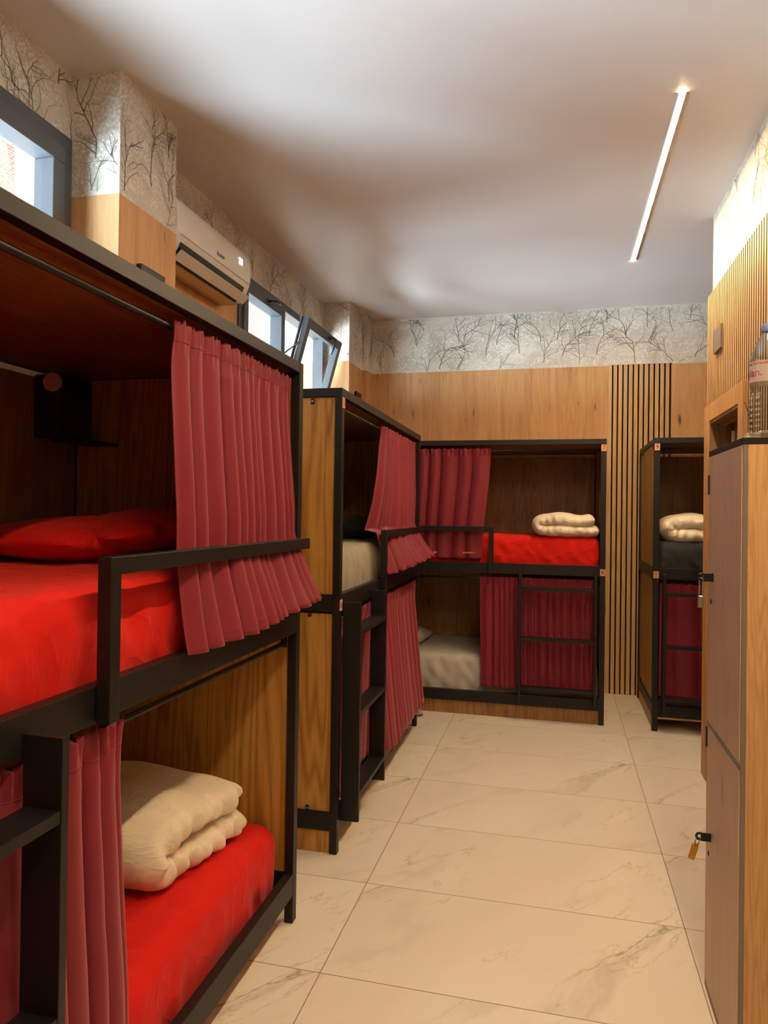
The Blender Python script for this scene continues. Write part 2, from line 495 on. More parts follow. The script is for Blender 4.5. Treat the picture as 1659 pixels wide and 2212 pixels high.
def slab(name, mat, center, width_dir, W, half_h, seed, label, cat, nS=90, nR=40, exp=0.55, wr=1.0, endr=0.05, group=None, taper=0.0, tw=None, lumps=1.0):
    """puffy folded thing: centre line points (list of 3D), extruded along width_dir with width W, soft closed ends"""
    P = [Vector(p) for p in center]
    # resample
    seg = [0]
    for i in range(1, len(P)): seg.append(seg[-1] + (P[i]-P[i-1]).length)
    T = seg[-1]
    def at(s):
        s = min(max(s, 0), T)
        for i in range(1, len(P)):
            if s <= seg[i] or i == len(P)-1:
                f = (s-seg[i-1])/max(1e-6, seg[i]-seg[i-1])
                return P[i-1].lerp(P[i], f)
    wd = Vector(width_dir).normalized()
    bm = bmesh.new(); rings = []
    for a in range(nS+1):
        s = T*a/nS
        p = (at(s-0.012)+at(s)+at(s+0.012))/3
        d = (at(min(T, s+0.02))-at(max(0, s-0.02))).normalized()
        nrm = wd.cross(d).normalized()
        e = min(s, T-s)/endr
        ef = sqrt(max(0.0, 1-(1-min(1, e))**2)) if e < 1 else 1.0
        ef = max(ef, 0.04)
        ring = []
        for k in range(nR):
            th = 2*pi*k/nR
            c, sn = cos(th), sin(th)
            cw = (abs(c)**exp)*(1 if c >= 0 else -1)
            ch = (abs(sn)**0.85)*(1 if sn >= 0 else -1)
            wloc = cw*W/2*(0.9+0.1*ef)
            h = half_h*ef*ch*(1-0.18*abs(cw)**6)
            q = p + wd*wloc + nrm*h
            fn = noise.noise(Vector((q.x*5+seed, q.y*5, q.z*5+seed)))
            f2 = noise.noise(Vector((q.x*14+seed, q.y*14, q.z*9)))
            rim = abs(cw)**4
            f3 = sin(s*95+5*noise.noise(q*6+Vector((seed, 0, 0))))*rim
            q = q + nrm*(1 if ch >= 0 else -1)*ef*(0.014*fn*lumps+0.006*f2*wr) + wd*(0.012*f2*wr*rim + 0.007*f3*wr)*(1 if cw > 0 else -1)
            ring.append(bm.verts.new(q))
        rings.append(ring)
    for a in range(nS):
        for k in range(nR):
            bm.faces.new((rings[a][k], rings[a][(k+1) % nR], rings[a+1][(k+1) % nR], rings[a+1][k]))
    bm.faces.new(rings[0]); bm.faces.new(rings[-1])
    o = new_obj(name, bm, mat, None, smooth=True)
    md = o.modifiers.new('soften', 'SMOOTH'); md.iterations = 2; md.factor = 0.5
    tag(o, label, cat, group)
    return o

# ------------------------------------------------------------------ curtains
def curtain(name, bunk, label, ut, ub, ztop, zbot, vfun, nf, at_, ab, seed, group=None, nS=340, nT=70, lead=None, zb_fun=None, flat=0.0):
    """ut/ub: (left,right) extents along the bunk at the rod and at the hem; vfun(s,t)-> depth; t: 0 top, 1 hem"""
    rnd = random.Random(seed)
    ws = [rnd.uniform(0.4, 1.9) for _ in range(nf)]
    if lead: ws[0] = lead
    tot = sum(ws)
    cum = [0]
    for w in ws: cum.append(cum[-1]+w/tot)
    amps = [rnd.uniform(0.45, 1.35) for _ in range(nf+1)]
    if lead: amps[0] = 0.35
    bm = bmesh.new(); grid = []
    for a in range(nS+1):
        s = a/nS
        i = 0
        while i < nf-1 and s > cum[i+1]: i += 1
        f = (s-cum[i])/(cum[i+1]-cum[i])
        ph = 2*pi*f
        amp = amps[i]*(1-f)+amps[i+1]*f
        edge = min(1.0, min(s, 1-s)*14+0.15)
        colv = []
        for b in range(nT+1):
            t = b/nT
            t = t**1.15
            zb = zb_fun(s) if zb_fun else zbot
            zz = ztop + (zb-ztop)*t
            k = min(1.0, t/0.12)
            A = at_*(1-t)+ab*t
            A = A*(0.5+0.5*k)
            tt = t*t*(3-2*t)
            u = (ut[0]+(ut[1]-ut[0])*s)*(1-tt) + (ub[0]+(ub[1]-ub[0])*s)*tt
            u += -edge*amp*A*0.30*sin(ph) * (0.3+0.7*k) + edge*0.016*t*noise.noise(Vector((s*7, t*1.7, seed)))
            drift = 0.9*noise.noise(Vector((s*3.0, t*1.6, seed+9)))*t
            ff = f
            lobe = -1.0 + 2.0*(1-sqrt(max(0.0, 1-(2*ff-1)**2*0.95)))   # round outward lobes, tight valleys
            v = vfun(s, t) - 0.013*math.exp(-(t/0.10)**2) + edge*amp*A*(0.72*lobe + 0.28*cos(ph+drift))
            # gathered heading: tight vertical puckers
            g = math.exp(-(t/0.06)**2)
            v += g*0.006*sin(s*nf*2*pi*3.3+seed) + 0.004*g*noise.noise(Vector((s*90, t*30, seed)))
            if b == 0: zz += 0.006*noise.noise(Vector((s*120, 0, seed)))+0.004*sin(s*nf*2*pi*2.1)
            # hem stitch lines
            v += 0.005*noise.noise(Vector((s*9, t*5, seed+2)))*t
            if t > 0.9: v += 0.003*sin(s*140)*(t-0.9)*10*0.4
            colv.append(bm.verts.new((u, v, zz)))
        grid.append(colv)
    for a in range(nS):
        for b in range(nT):
            bm.faces.new((grid[a][b], grid[a+1][b], grid[a+1][b+1], grid[a][b+1]))
    o = new_obj(name, bm, M['curtain'], None, smooth=True)
    o.location = bunk.location; o.rotation_euler = bunk.rotation_euler
    md = o.modifiers.new('thickness', 'SOLIDIFY'); md.thickness = 0.0018; md.offset = 0
    tag(o, label, 'curtain', group)
    # header stitch seam as its own raised stitched band
    sb = bmesh.new()
    me = o.data
    row = None
    best = min(range(nT+1), key=lambda b: abs((b/nT)**1.15*(abs(ztop-zbot)) - 0.055))
    rowv = [me.vertices[a*(nT+1)+best].co.copy() for a in range(nS+1)]
    tube(sb, [c + Vector((0, -0.0016, 0)) for c in rowv], 0.0011, 5)
    new_obj('heading_seam', sb, M['curtain'], o, smooth=True)
    hb = bmesh.new()
    best = min(range(nT+1), key=lambda b: abs((1-(b/nT)**1.15)*(abs(ztop-zbot)) - 0.03))
    rowv = [me.vertices[a*(nT+1)+best].co.copy() for a in range(nS+1)]
    tube(hb, [c + Vector((0, -0.0016, 0)) for c in rowv], 0.0009, 5)
    new_obj('hem_seam', hb, M['curtain'], o, smooth=True)
    return o

# ------------------------------------------------------------------ bunks
BL, BD = 2.03, 0.975
def make_bunk(loc, rz, label, nums, mirror=False, ladder='plate'):
    root = empty('bunk_bed', loc, rz, label, 'bunk bed')
    U = (lambda u: BL-u) if mirror else (lambda u: u)
    pw, pd = 0.038, 0.033
    def P(name, mat, u0, u1, v0, v1, z0, z1, bev=0.0, par=root):
        return bxo(name, mat, par, U(u0), U(u1), v0, v1, z0, z1, bev=bev)
    bk = M['black']
    for u in (0, BL-pw):
        for v in (0, BD-pd):
            P('post', bk, u, u+pw, v, v+pd, 0, 2.05, 0.002)
    for (z0, z1, n) in ((2.012, 2.05, 'top_rail'), (1.06, 1.137, 'middle_rail'), (0.10, 0.18, 'lower_rail')):
        th = 0.032
        P(n, bk, pw, BL-pw, 0.001, 0.001+th, z0, z1, 0.0015)
        P(n, bk, pw, BL-pw, BD-0.001-th, BD-0.001, z0, z1, 0.0015)
        P(n, bk, 0.001, th, pd, BD-pd, z0, z1, 0.0015)
        P(n, bk, BL-th, BL-0.001, pd, BD-pd, z0, z1, 0.0015)
    # panels
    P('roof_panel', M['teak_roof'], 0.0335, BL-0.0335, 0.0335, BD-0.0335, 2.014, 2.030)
    for (z0, z1) in ((1.138, 1.982), (0.181, 1.052)):
        P('end_panel', M['teak_end'], 0.012, 0.028, pd, BD-pd, z0, 2.011 if z1 > 1.5 else z1)
        P('end_panel', M['teak_end'], BL-0.028, BL-0.012, pd, BD-pd, z0, 2.011 if z1 > 1.5 else z1)
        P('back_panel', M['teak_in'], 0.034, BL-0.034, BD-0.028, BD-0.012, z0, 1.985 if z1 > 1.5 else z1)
    # bed bases
    P('bed_base', M['chip'], 0.034, BL-0.034, 0.036, BD-0.036, 1.075, 1.095)
    P('bed_base', M['chip'], 0.04, BL-0.04, 0.022, BD-0.034, 0.082, 0.0985)
    # plinth boards
    P('plinth_board', M['teak_end'], 0.010, 0.026, pd, BD-pd, 0.0, 0.099)
    if ladder != 'open':
        P('plinth_board', M['teak_in'], pw, BL-pw, 0.075 if ladder == 'plate' else 0.016, (0.075 if ladder == 'plate' else 0.016)+0.016, 0.0, 0.0805 if ladder == 'plate' else 0.099)
    # panel clips with screws
    for e in (0, 1):
        for (z, d) in ((1.994, -1), (1.048, -1), (0.19, 1)):
            for v in ((0.14, 0.80) if e == 0 else (0.14, 0.80)):
                u = 0.0085 if e == 0 else BL-0.0085
                bm = bmesh.new()
                du = -1 if e == 0 else 1
                a, b_ = U(u), U(u+0.003)
                box(bm, U(u-0.0015), U(u+0.0035), v-0.008, v+0.008, z-0.012, z+0.012, bev=0.001)
                c = new_obj('panel_clip', bm, bk, root)
                sb = bmesh.new()
                uu = U(u) + (du*-1 if mirror else du)*0.0026
                tube(sb, [(uu-0.002, v, z), (uu+0.002, v, z)], 0.0045, 10)
                new_obj('screw', sb, M['steel'], c)
    # guard
    gz0, gz1 = 1.060, 1.405
    gs = BL-1.238
    bm = bmesh.new()
    box(bm, U(gs), U(gs+0.036), -0.034, -0.001, gz0, gz1, bev=0.002)
    box(bm, U(gs+0.03), U(BL+0.0), -0.034, -0.001, gz1-0.038, gz1, bev=0.002)
    new_obj('guard_rail', bm, bk, root)
    # rods
    for z in (1.974, 1.018):
        bm = bmesh.new()
        tube(bm, [(U(pw), 0.048, z), (U(BL-pw), 0.048, z)], 0.0085, 14)
        rd = new_obj('curtain_rod', bm, bk, root)
        for u in (pw+0.001, BL-pw-0.001):
            bb = bmesh.new()
            sgn = 1 if u < 1 else -1
            box(bb, U(u), U(u+sgn*0.003), 0.036, 0.060, z-0.014, z+0.036, bev=0.001)
            h = new_obj('rod_bracket', bb, bk, rd)
            sb = bmesh.new()
            for dz in (0.022, 0.030):
                tube(sb, [(U(u+sgn*0.003), 0.048, z+dz-0.004), (U(u+sgn*0.006), 0.048, z+dz-0.004)], 0.003, 8)
            new_obj('screw', sb, M['steel'], h)
    # ladder
    l0, l1 = 0.058, 0.602
    lad = None
    dep = -0.082
    zt, zb = 1.100, 0.128
    lad = empty('ladder'); lad.parent = root
    P('stile', bk, l0, l0+0.020, dep, -0.0005, zb, zt, 0.0015, par=lad)
    P('stile', bk, l1-0.020, l1, dep, -0.0005, zb, zt, 0.0015, par=lad)
    for z in (0.972, 0.609, 0.250):
        bm = bmesh.new()
        box(bm, U(l0+0.020), U(l1-0.020), dep+0.002, -0.004, z-0.022, z, bev=0.001)
        new_obj('tread', bm, bk, lad)
    # number plates on the front of the ladder-side post
    if nums:
        for s, z, rot in nums:
            bm = bmesh.new()
            uc = U(0.019)
            box(bm, uc-0.0175, uc+0.0175, -0.0025, -0.0002, z-0.0235, z+0.0235)
            pl = new_obj('number_plate', bm, M['copper'], root)
            text_obj('digit', s, 0.042 if len(s) == 1 else 0.036, M['ink'], pl, (uc, -0.0028, z), (pi/2, rot, 0) if not rot else (pi/2, -rot, 0), sx=1.0)
    return root

bunkA = make_bunk((-0.186, -4.75, 0), pi/2, 'nearest black steel bunk with red sheets on both berths, at the left edge', None)
bunkB = make_bunk((-0.189, -2.206, 0), pi/2+radians(0.75), 'black bunk numbered 5 and 6 with greyish beige upper mattress, left side',
                  [('5', 1.985, 0), ('6', 1.091, 0)])
bunk7 = make_bunk((1.067-BL, 0.195, 0), 0, 'black bunk numbered 7 and 8 standing along the back wall',
                  [('7', 1.985, 0), ('8', 1.091, 0)], mirror=True, ladder='thin')
bunk9 = make_bunk((1.384, 0.163, 0), 0, 'black bunk numbered 9 and 10 partly hidden behind the lockers',
                  [('9', 1.985, 0), ('10', 1.091, pi/2)], ladder='open')

# mattresses
mattress('mattress', M['red'], bunkA, 0.05, 1.985, 0.050, 0.935, 1.097, 1.335, 1.0, 'red sheeted upper mattress of the nearest bunk, behind the steel guard rail')
mattress('mattress', M['red'], bunkA, 0.05, 1.985, 0.060, 0.935, 0.100, 0.37, 2.0, 'red sheeted lower mattress of the nearest bunk, with a folded duvet on it', r=0.06)
mattress('mattress', M['beige_sheet'], bunkB, 0.05, 1.985, 0.055, 0.935, 1.097, 1.335, 3.0, 'greyish beige mattress on the upper berth of bunk 5')
mattress('mattress', M['pale_sheet'], bunkB, 0.05, 1.985, 0.085, 0.935, 0.100, 0.30, 4.0, 'lower mattress of bunk 6, almost wholly behind its curtain')
mattress('mattress', M['red'], bunk7, 0.045, 1.985, 0.062, 0.935, 1.097, 1.345, 5.0, 'bright red mattress on the upper berth of bunk 7 at the back wall', wr=1.3)
mattress('mattress', M['pale_sheet'], bunk7, 0.045, 1.985, 0.085, 0.935, 0.100, 0.43, 6.0, 'pale grey mattress on the lower berth of bunk 8', wr=1.5)
mattress('mattress', M['black_sheet'], bunk9, 0.045, 1.985, 0.04, 0.935, 1.097, 1.32, 7.0, 'black sheeted mattress on the upper berth of bunk 9')
mattress('mattress', M['black_sheet'], bunk9, 0.045, 1.985, 0.05, 0.935, 0.100, 0.24, 8.0, 'thin black mattress on the lower berth of bunk 10')

def w2(b, u, v, z):
    c, s = cos(b.rotation_euler.z), sin(b.rotation_euler.z)
    return (b.location.x + u*c - v*s, b.location.y + u*s + v*c, z)

# ---- curtains
def vA(s, t):
    base = 0.048 - 0.03*min(1, t/0.6)
    if t > 0.70:
        k = (t-0.70)/0.30
        base = base - (0.105*k**1.2)*(0.35+0.65*s)
    return base
def zbA(s): return 1.135 + 0.055*s**1.5
curtain('curtain', bunkA, 'large burgundy curtain on the nearest upper berth, hem spilling under the guard rail',
        (1.145, 1.985), (1.150, 2.015), 1.990, 1.14, vA, 13, 0.021, 0.030, 11, group=None, lead=1.6, zb_fun=zbA)
curtain('curtain', bunkA, 'burgundy curtain on the lower berth of the nearest bunk, behind the ladder',
        (0.02, 0.945), (0.02, 0.990), 1.035, 0.20, lambda s, t: 0.045-0.01*t, 13, 0.024, 0.034, 23, nT=50)
def vB(s, t):
    base = 0.048 - 0.02*min(1, t/0.5)
    if t < 0.72: base += 0.07*max(0, (0.35-s)/0.35)*(t/0.72)**2
    if t > 0.72:
        k = (t-0.72)/0.28
        base -= 0.15*k**1.2*(0.5+0.5*s)
    return base
def uB():
    return
curtain('curtain', bunkB, 'burgundy curtain bunched at the far end of the upper berth numbered 5',
        (0.92, 1.985), (0.80, 1.88), 1.990, 1.15, vB, 11, 0.030, 0.040, 31, lead=1.8, zb_fun=lambda s: 1.165+0.05*s-0.0*(s < .2))
def vB2(s, t): return 0.030 - (0.105*t**1.5 if s > 0.46 else 0.02*t)
def vB2s(s, t):
    k = min(1, max(0, (s-0.34)/0.10)); k = k*k*(3-2*k)
    return 0.030 - t*(-0.02*(1-k) + 0.095*k)
curtain('curtain', bunkB, 'smooth burgundy curtain closing the lower berth numbered 6, partly behind the ladder',
        (0.05, 1.975), (0.06, 1.93), 1.030, 0.20, vB2s, 22, 0.010, 0.011, 37, nT=50)
c7 = curtain('curtain', bunk7, 'purplish burgundy curtain at the left of the upper berth numbered 7',
        (0.05, 1.205), (0.05, 1.150), 1.990, 1.165, lambda s, t: 0.046-0.02*t, 11, 0.026, 0.028, 41)
def v7(s, t):
    k = min(1, max(0, (s-0.34)/0.08))
    return 0.045 - 0.012*t*(1-k) + k*(0.05*sin(pi*min(1, t*1.05))*0 + 0.0)
curtain('curtain', bunk7, 'burgundy curtain of lower berth 8, its right half behind the ladder',
        (1.135, 1.975), (1.150, 1.97), 1.032, 0.215, v7, 19, 0.019, 0.024, 47, nT=50, lead=2.6)
curtain('curtain', bunk9, 'burgundy curtain behind the ladder of the lower berth numbered 10',
        (0.05, 1.2), (0.05, 1.2), 1.030, 0.235, lambda s, t: 0.045+0.012*t, 9, 0.007, 0.012, 53, nT=50)

# embroidered names on the hems
def logo(bunk, u, v, z, parent, size=0.020, rz=0.0):
    near = [q.co.y for q in parent.data.vertices if abs(q.co.x-u) < 0.06 and abs(q.co.z-z) < 0.012]
    if near: v = min(near)-0.0025
    return text_obj('embroidered_logo', 'factoriacentral', size, M['thread'], parent, (u, v, z), (pi/2, 0, rz), depth=0.0003, sx=0.8)
cs = [o for o in COL.objects if o.name.startswith('curtain') and o.get('category') == 'curtain']
logo(bunk7, 1.055, 0.002, 1.21, c7)
logo(bunkB, 1.80, -0.085, 0.245, cs[3])
logo(bunkB, 1.86, -0.145, 1.235, cs[2])

# ---- duvets and pillows
def U_fold(x0, x1, z0, h, y, flip=False, lead=0.03):
    """side view of a slab folded once, nose at x0"""
    r = h/4
    pts = [(x1, y, z0+r)]
    n = 8
    for i in range(1, 8): pts.append((x1+(x0+2*r-x1)*i/8, y, z0+r*1.0))
    for i in range(n+1):
        a = -pi/2 - pi*i/n
        pts.append((x0+2*r + 2*r*cos(a)*0.9 - 0, y, z0+h/2+ (h/2-r)*sin(a)*1.0))
    for i in range(1, 9):
        pts.append((x0+2*r+(x1-lead-x0-2*r)*i/8, y, z0+h-r+0.012*sin(i*0.9)))
    return pts
# bunk 7, upper right
pts = U_fold(0.585, 1.030, 1.346, 0.150, 0.43)
slab('duvet', M['duvet'], pts, (0, 1, 0), 0.42, 0.051, 3.3, 'folded cream duvet on the red upper mattress of bunk 7', 'duvet', nS=140, nR=56, wr=1.1, lumps=0.6)
pts = U_fold(1.482, 2.0, 1.322, 0.175, 0.43)
slab('duvet', M['duvet'], pts, (0, 1, 0), 0.42, 0.059, 8.1, 'folded cream duvet on the black upper mattress of bunk 9', 'duvet', nS=140, nR=56, wr=1.1, lumps=0.6)
# bunk A lower duvet: folded in layers, nose to the aisle
def foldA():
    P0 = Vector((-0.655, -3.36, 0)); d = Vector((0.10, 1.0, 0)).normalized()
    pts = []
    for x, y, z in U_fold(0.0, 0.52, 0.366, 0.215, 0, lead=0.05):
        q = P0 + d*x
        pts.append((q.x, q.y, z))
    return pts, d
pa, dd = foldA()
wdA = Vector((-dd.y, dd.x, 0))
slab('duvet', M['duvet'], pa, wdA, 0.60, 0.062, 5.9, 'thick folded cream duvet on the red lower mattress of the nearest bunk', 'duvet', nS=150, nR=60, wr=1.6, exp=0.5)
# pillows, upper berth of bunk A
def pillow(name, c, du, dv, L, W, h, mat, seed, label, tilt=0.0):
    du = Vector(du).normalized()
    pts = [Vector(c)+du*(L*(i/10-0.5))+Vector((0, 0, tilt*(i/10-0.5))) for i in range(11)]
    return slab(name, mat, pts, dv, W, h, seed, label, 'pillow', nS=70, nR=44, endr=L*0.48, exp=0.8, wr=0.7)
pillow('pillow', (-0.80, -3.12, 1.400), (0.1, 1, 0), (1, -0.1, 0), 0.72, 0.50, 0.075, M['red'], 1.2, 'red pillow lying flat against the inner corner of the nearest upper berth')
pillow('pillow', (-0.60, -3.02, 1.445), (0.45, 1, 0), (1, -0.45, 0), 0.66, 0.46, 0.062, M['red'], 4.2, 'red pillow leaning on top of the other red pillow, closer to the curtain', tilt=0.06)
pillow('pillow', w2(bunkB, 1.55, 0.50, 1.40), (0, 1, 0), (1, 0, 0), 0.7, 0.62, 0.085, M['black_sheet'], 6.2, 'black pillow on the greyish beige upper mattress of bunk 5')
pillow('pillow', (-0.52, 0.62, 0.49), (0.2, 1, 0), (1, -0.2, 0), 0.60, 0.40, 0.085, M['pale_sheet'], 7.2, 'pale pillow at the left end of the lower berth of bunk 8')

# reading lamp and shelf box inside bunk A
rt = empty('reading_lamp', (-1.08, -2.90, 1.76), 0, 'black boxed lamp with a round dull disc, high inside the nearest upper berth', 'lamp')
bm = bmesh.new(); box(bm, -0.055, 0.055, -0.10, 0.10, 0.0, 0.235, bev=0.012); new_obj('lamp_box', bm, M['black_soft'], rt)
bm = bmesh.new(); tube(bm, [(0.035, -0.103, 0.20), (0.037, -0.112, 0.20)], 0.034, 40)
dk = new_obj('lamp_disc', bm, plain('dull_pink_disc', '#c99a92', 0.5), rt)
bm = bmesh.new(); box(bm, 0.0, 0.14, -0.06, 0.15, -0.012, -0.003); new_obj('shelf_plate', bm, M['black'], rt)

# ------------------------------------------------------------------ room shell
ZC = 3.258
WZ = 2.765
def branches(bm, org, ax, up, w, z0, z1, seed, spacing=0.42, holes=()):
    """flat printed tree branches on the wallpaper; org+ax*a+up*z"""
    rnd = random.Random(seed)
    nrm = Vector(ax).cross(Vector(up)).normalized()
    ax = Vector(ax); up = Vector(up); org = Vector(org)
    def inside(a, z):
        if not (0.004 < a < w-0.004 and z0+0.004 < z < z1-0.004): return False
        for (a0, a1, b0, b1) in holes:
            if a0 < a < a1 and b0 < z < b1: return False
        return True
    def stroke(a, z, ang, ln, wd, depth):
        n = max(3, int(ln/0.016))
        for i in range(n):
            a2 = a+cos(ang)*ln/n; z2 = z+sin(ang)*ln/n
            w2_ = wd*(1-0.55*i/n)
            if inside(a, z) and inside(a2, z2):
                px, pz = -sin(ang)*w2_/2, cos(ang)*w2_/2
                vs = [org+ax*(a+px)+up*(z+pz), org+ax*(a-px)+up*(z-pz), org+ax*(a2-px*0.9)+up*(z2-pz*0.9), org+ax*(a2+px*0.9)+up*(z2+pz*0.9)]
                f = bm.faces.new([bm.verts.new(v+nrm*0.0008) for v in vs])
                f.material_index = 2 if wd > 0.0030 else 3
            a, z = a2, z2
            ang += rnd.gauss(0, 0.16)
            if depth > 0 and rnd.random() < 0.36:
                side = rnd.choice((-1, 1))
                stroke(a, z, ang+side*rnd.uniform(0.4, 1.0), ln*rnd.uniform(0.3, 0.6), wd*0.62, depth-1)
    n = max(1, int(w/spacing))
    for k in range(n+1):
        for tier in range(4):
            a = (k+0.3+rnd.uniform(-0.25, 0.25)+0.4*tier)*spacing
            z = z0 + rnd.uniform(-0.10, 0.05) + tier*rnd.uniform(0.09, 0.15)
            stroke(a, z, pi/2+rnd.uniform(-0.25, 0.25), rnd.uniform(0.22, 0.36), rnd.uniform(0.0052, 0.0080), 3)
WM = [M['paper'], M['oak_wall'], M['branch'], M['branch2']]
def wall_block(bm, x0, x1, y0, y1, z0=0, z1=ZC):
    """wallpaper above WZ, oak cladding (10 mm proud) below is added separately"""
    box(bm, x0, x1, y0, y1, z0, z1, mat=0)

# floor, ceiling
bm = bmesh.new(); box(bm, -1.46, 3.5, -7.6, 1.5, -0.05, 0); tag(new_obj('floor', bm, M['floor']), kind='structure')
bm = bmesh.new(); box(bm, -1.46, 3.5, -7.6, 1.5, ZC, ZC+0.1); tag(new_obj('ceiling', bm, M['ceiling']), kind='structure')

# left wall with two ribbon windows
XW = -1.197
W1 = (-4.55, -2.745, 2.16, 2.985)
W2 = (-1.145, 0.545, 2.16, 2.985)
bm = bmesh.new()
xo = -1.45
box(bm, xo, XW, -7.6, 1.5, 0, W1[2], mat=1)
box(bm, xo, XW, -7.6, 1.5, W1[3], ZC, mat=0)
for a, b in ((-7.6, W1[0]), (W1[1], W2[0]), (W2[1], 1.5)):
    box(bm, xo, XW, a, b, W1[2], WZ-0.01, mat=1)
    box(bm, xo, XW-0.006 if False else XW, a, b, WZ-0.01, W1[3], mat=0)
branches(bm, (XW, -5.2, 0), (0, 1, 0), (0, 0, 1), 6.4, WZ, ZC, 5, holes=((0.60, 2.5, 0, 2.99), (4.0, 5.8, 0, 2.99)))
wl = tag(new_obj('wall_left', bm, WM), kind='structure')
bm = bmesh.new()
for a, b in ((-7.6, W1[0]-0.0), (-2.281, W2[0]-0.01),):
    box(bm, XW+0.0005, XW+0.010, a, b, 2.0, WZ)
new_obj('wood_cladding', bm, M['oak_wall'], wl)

def pilaster(name, y0, y1, xf, seed, nameclad='wood_cladding'):
    bm = bmesh.new()
    box(bm, XW-0.02, xf, y0, y1, 0, ZC, mat=0)
    branches(bm, (xf, y0, 0), (0, 1, 0), (0, 0, 1), y1-y0, WZ, ZC, seed, spacing=0.26)
    branches(bm, (XW, y0, 0), (1, 0, 0), (0, 0, 1), xf-XW, WZ, ZC, seed+1, spacing=0.2)
    p = tag(new_obj(name, bm, WM), kind='structure')
    bm = bmesh.new()
    box(bm, XW+0.002, xf+0.003, y0-0.004, y1+0.002, 0, WZ-0.003)
    c = new_obj('wood_cladding', bm, M['oak_wall'], p)
    return p
pilaster('wall_pillar_1', -2.722, -2.281, -0.974, 21)
pilaster('wall_pillar_2', 0.578, 1.0, -0.974, 33)
pilaster('wall_pillar_3', 1.0, 1.30, -0.93, 35)

# back wall
YB = 1.20
bm = bmesh.new()
box(bm, -1.46, 3.5, YB, 1.5, 0, ZC, mat=0)
branches(bm, (-0.93, YB, 0), (1, 0, 0), (0, 0, 1), 3.2, WZ, ZC, 9, spacing=0.36)
wb = tag(new_obj('wall_back', bm, WM), kind='structure')
bm = bmesh.new()
box(bm, -0.93, 1.132, YB-0.008, YB-0.0005, 0, WZ)
box(bm, 1.632, 3.5, YB-0.008, YB-0.0005, 0, WZ)
new_obj('wood_cladding', bm, M['oak_wall'], wb)

# right wall with the door opening
XR = 1.60
DY0, DY1, DZ = -1.47, -0.775, 2.045
bm = bmesh.new()
box(bm, XR, XR+0.13, -7.6, DY0, 0, ZC); box(bm, XR, XR+0.13, DY1, -0.655, 0, ZC); box(bm, XR, XR+0.13, DY0, DY1, DZ, ZC)
branches(bm, (XR, -0.66, 0), (0, -1, 0), (0, 0, 1), 2.6, 2.79, ZC, 14, spacing=0.4)
wr_ = tag(new_obj('wall_right', bm, WM), kind='structure')
bm = bmesh.new(); box(bm, 1.73, 3.5, -0.80, -0.655, 0, ZC); box(bm, 3.44, 3.5, -0.655, 1.2, 0, ZC)
tag(new_obj('wall_recess', bm, WM), kind='structure')
bm = bmesh.new(); box(bm, -1.46, 3.5, -7.7, -7.6, 0, ZC)
tag(new_obj('wall_rear', bm, [M['outer_white']]), kind='structure')
bm = bmesh.new(); box(bm, 2.6, 2.7, -2.2, -0.8, 0, ZC)   # corridor wall behind the door
box(bm, 1.73, 2.7, -2.3, -2.2, 0, ZC)
tag(new_obj('wall_corridor', bm, [M['oak_wall']]), kind='structure')

# slatted panels
def slat_panel(name, axis, c, a0, a1, z0, z1, pitch, sw, dep, label, groups=None, skip=None):
    root = empty(name, (0, 0, 0), 0, label, 'wall panel')
    bm = bmesh.new()
    if axis == 'x': box(bm, a0, a1, c-0.006, c-0.0005, z0, z1)
    else: box(bm, c-0.006, c-0.0005, a0, a1, z0, z1)
    if skip:
        bm.free(); bm = bmesh.new()
        k0, k1, kz = skip
        for (p0, p1, q0, q1) in ((a0, k0, z0, z1), (k1, a1, z0, z1), (k0, k1, kz, z1)):
            box(bm, c-0.006, c-0.0005, p0, p1, q0, q1)
    new_obj('felt_backing', bm, M['felt'], root)
    bm = bmesh.new()
    a = a0; n = 0
    while a + sw <= a1+1e-6:
        zz0 = z0
        if skip and a+sw > skip[0] and a < skip[1]: zz0 = skip[2]
        if axis == 'x': box(bm, a, a+sw, c-dep, c-0.006, zz0, z1)
        else: box(bm, c-dep, c-0.006, a, a+sw, zz0, z1)
        a += pitch; n += 1
    bm.normal_update()
    for f_ in bm.faces:
        side = f_.normal.x if axis == 'x' else f_.normal.y
        if abs(side) > 0.8: f_.material_index = 1
    new_obj('slats', bm, [M['oak_slat'], M['felt']], root)
    return root
slat_panel('slatted_panel', 'x', YB, 1.134, 1.640, 0.0, 2.772, 0.0412, 0.0285, 0.013, 'vertical oak slats with wide black gaps on the back wall between bunks 7 and 9')
slat_panel('slatted_panel', 'y', XR, -4.4, -0.645, 0.0, 2.79, 0.0405, 0.0275, 0.024, 'vertical oak slats covering the right wall above the door', skip=(-1.565, -0.69, 2.14))

# door casing and door
dr = empty('door_1', (0, 0, 0)); dr['kind'] = 'structure'
bm = bmesh.new()
xf = 1.562
box(bm, xf, XR-0.0005+0.0, -0.775, -0.675, 0, 2.142, bev=0.002)
box(bm, xf, XR-0.0005, -1.57, -1.47, 0, 2.142, bev=0.002)
box(bm, xf, XR-0.0005, -1.47, -0.775, 2.045, 2.142, bev=0.002)
box(bm, xf, XR+0.13, -0.675, -0.640, 0, 2.142, bev=0.002)
new_obj('door_casing', bm, M['casing'], dr)
bm = bmesh.new()
box(bm, 1.566, 1.73, -0.790, -0.7755, 0, 2.045); box(bm, 1.566, 1.73, -1.4695, -1.455, 0, 2.045)
box(bm, 1.566, 1.73, -1.455, -0.790, 2.030, 2.0445)
box(bm, 1.618, 1.650, -0.803, -0.790, 0, 2.030); box(bm, 1.618, 1.650, -1.455, -1.442, 0, 2.03); box(bm, 1.618, 1.65, -1.442, -0.803, 2.017, 2.030)
new_obj('door_jamb', bm, M['jamb'], dr)
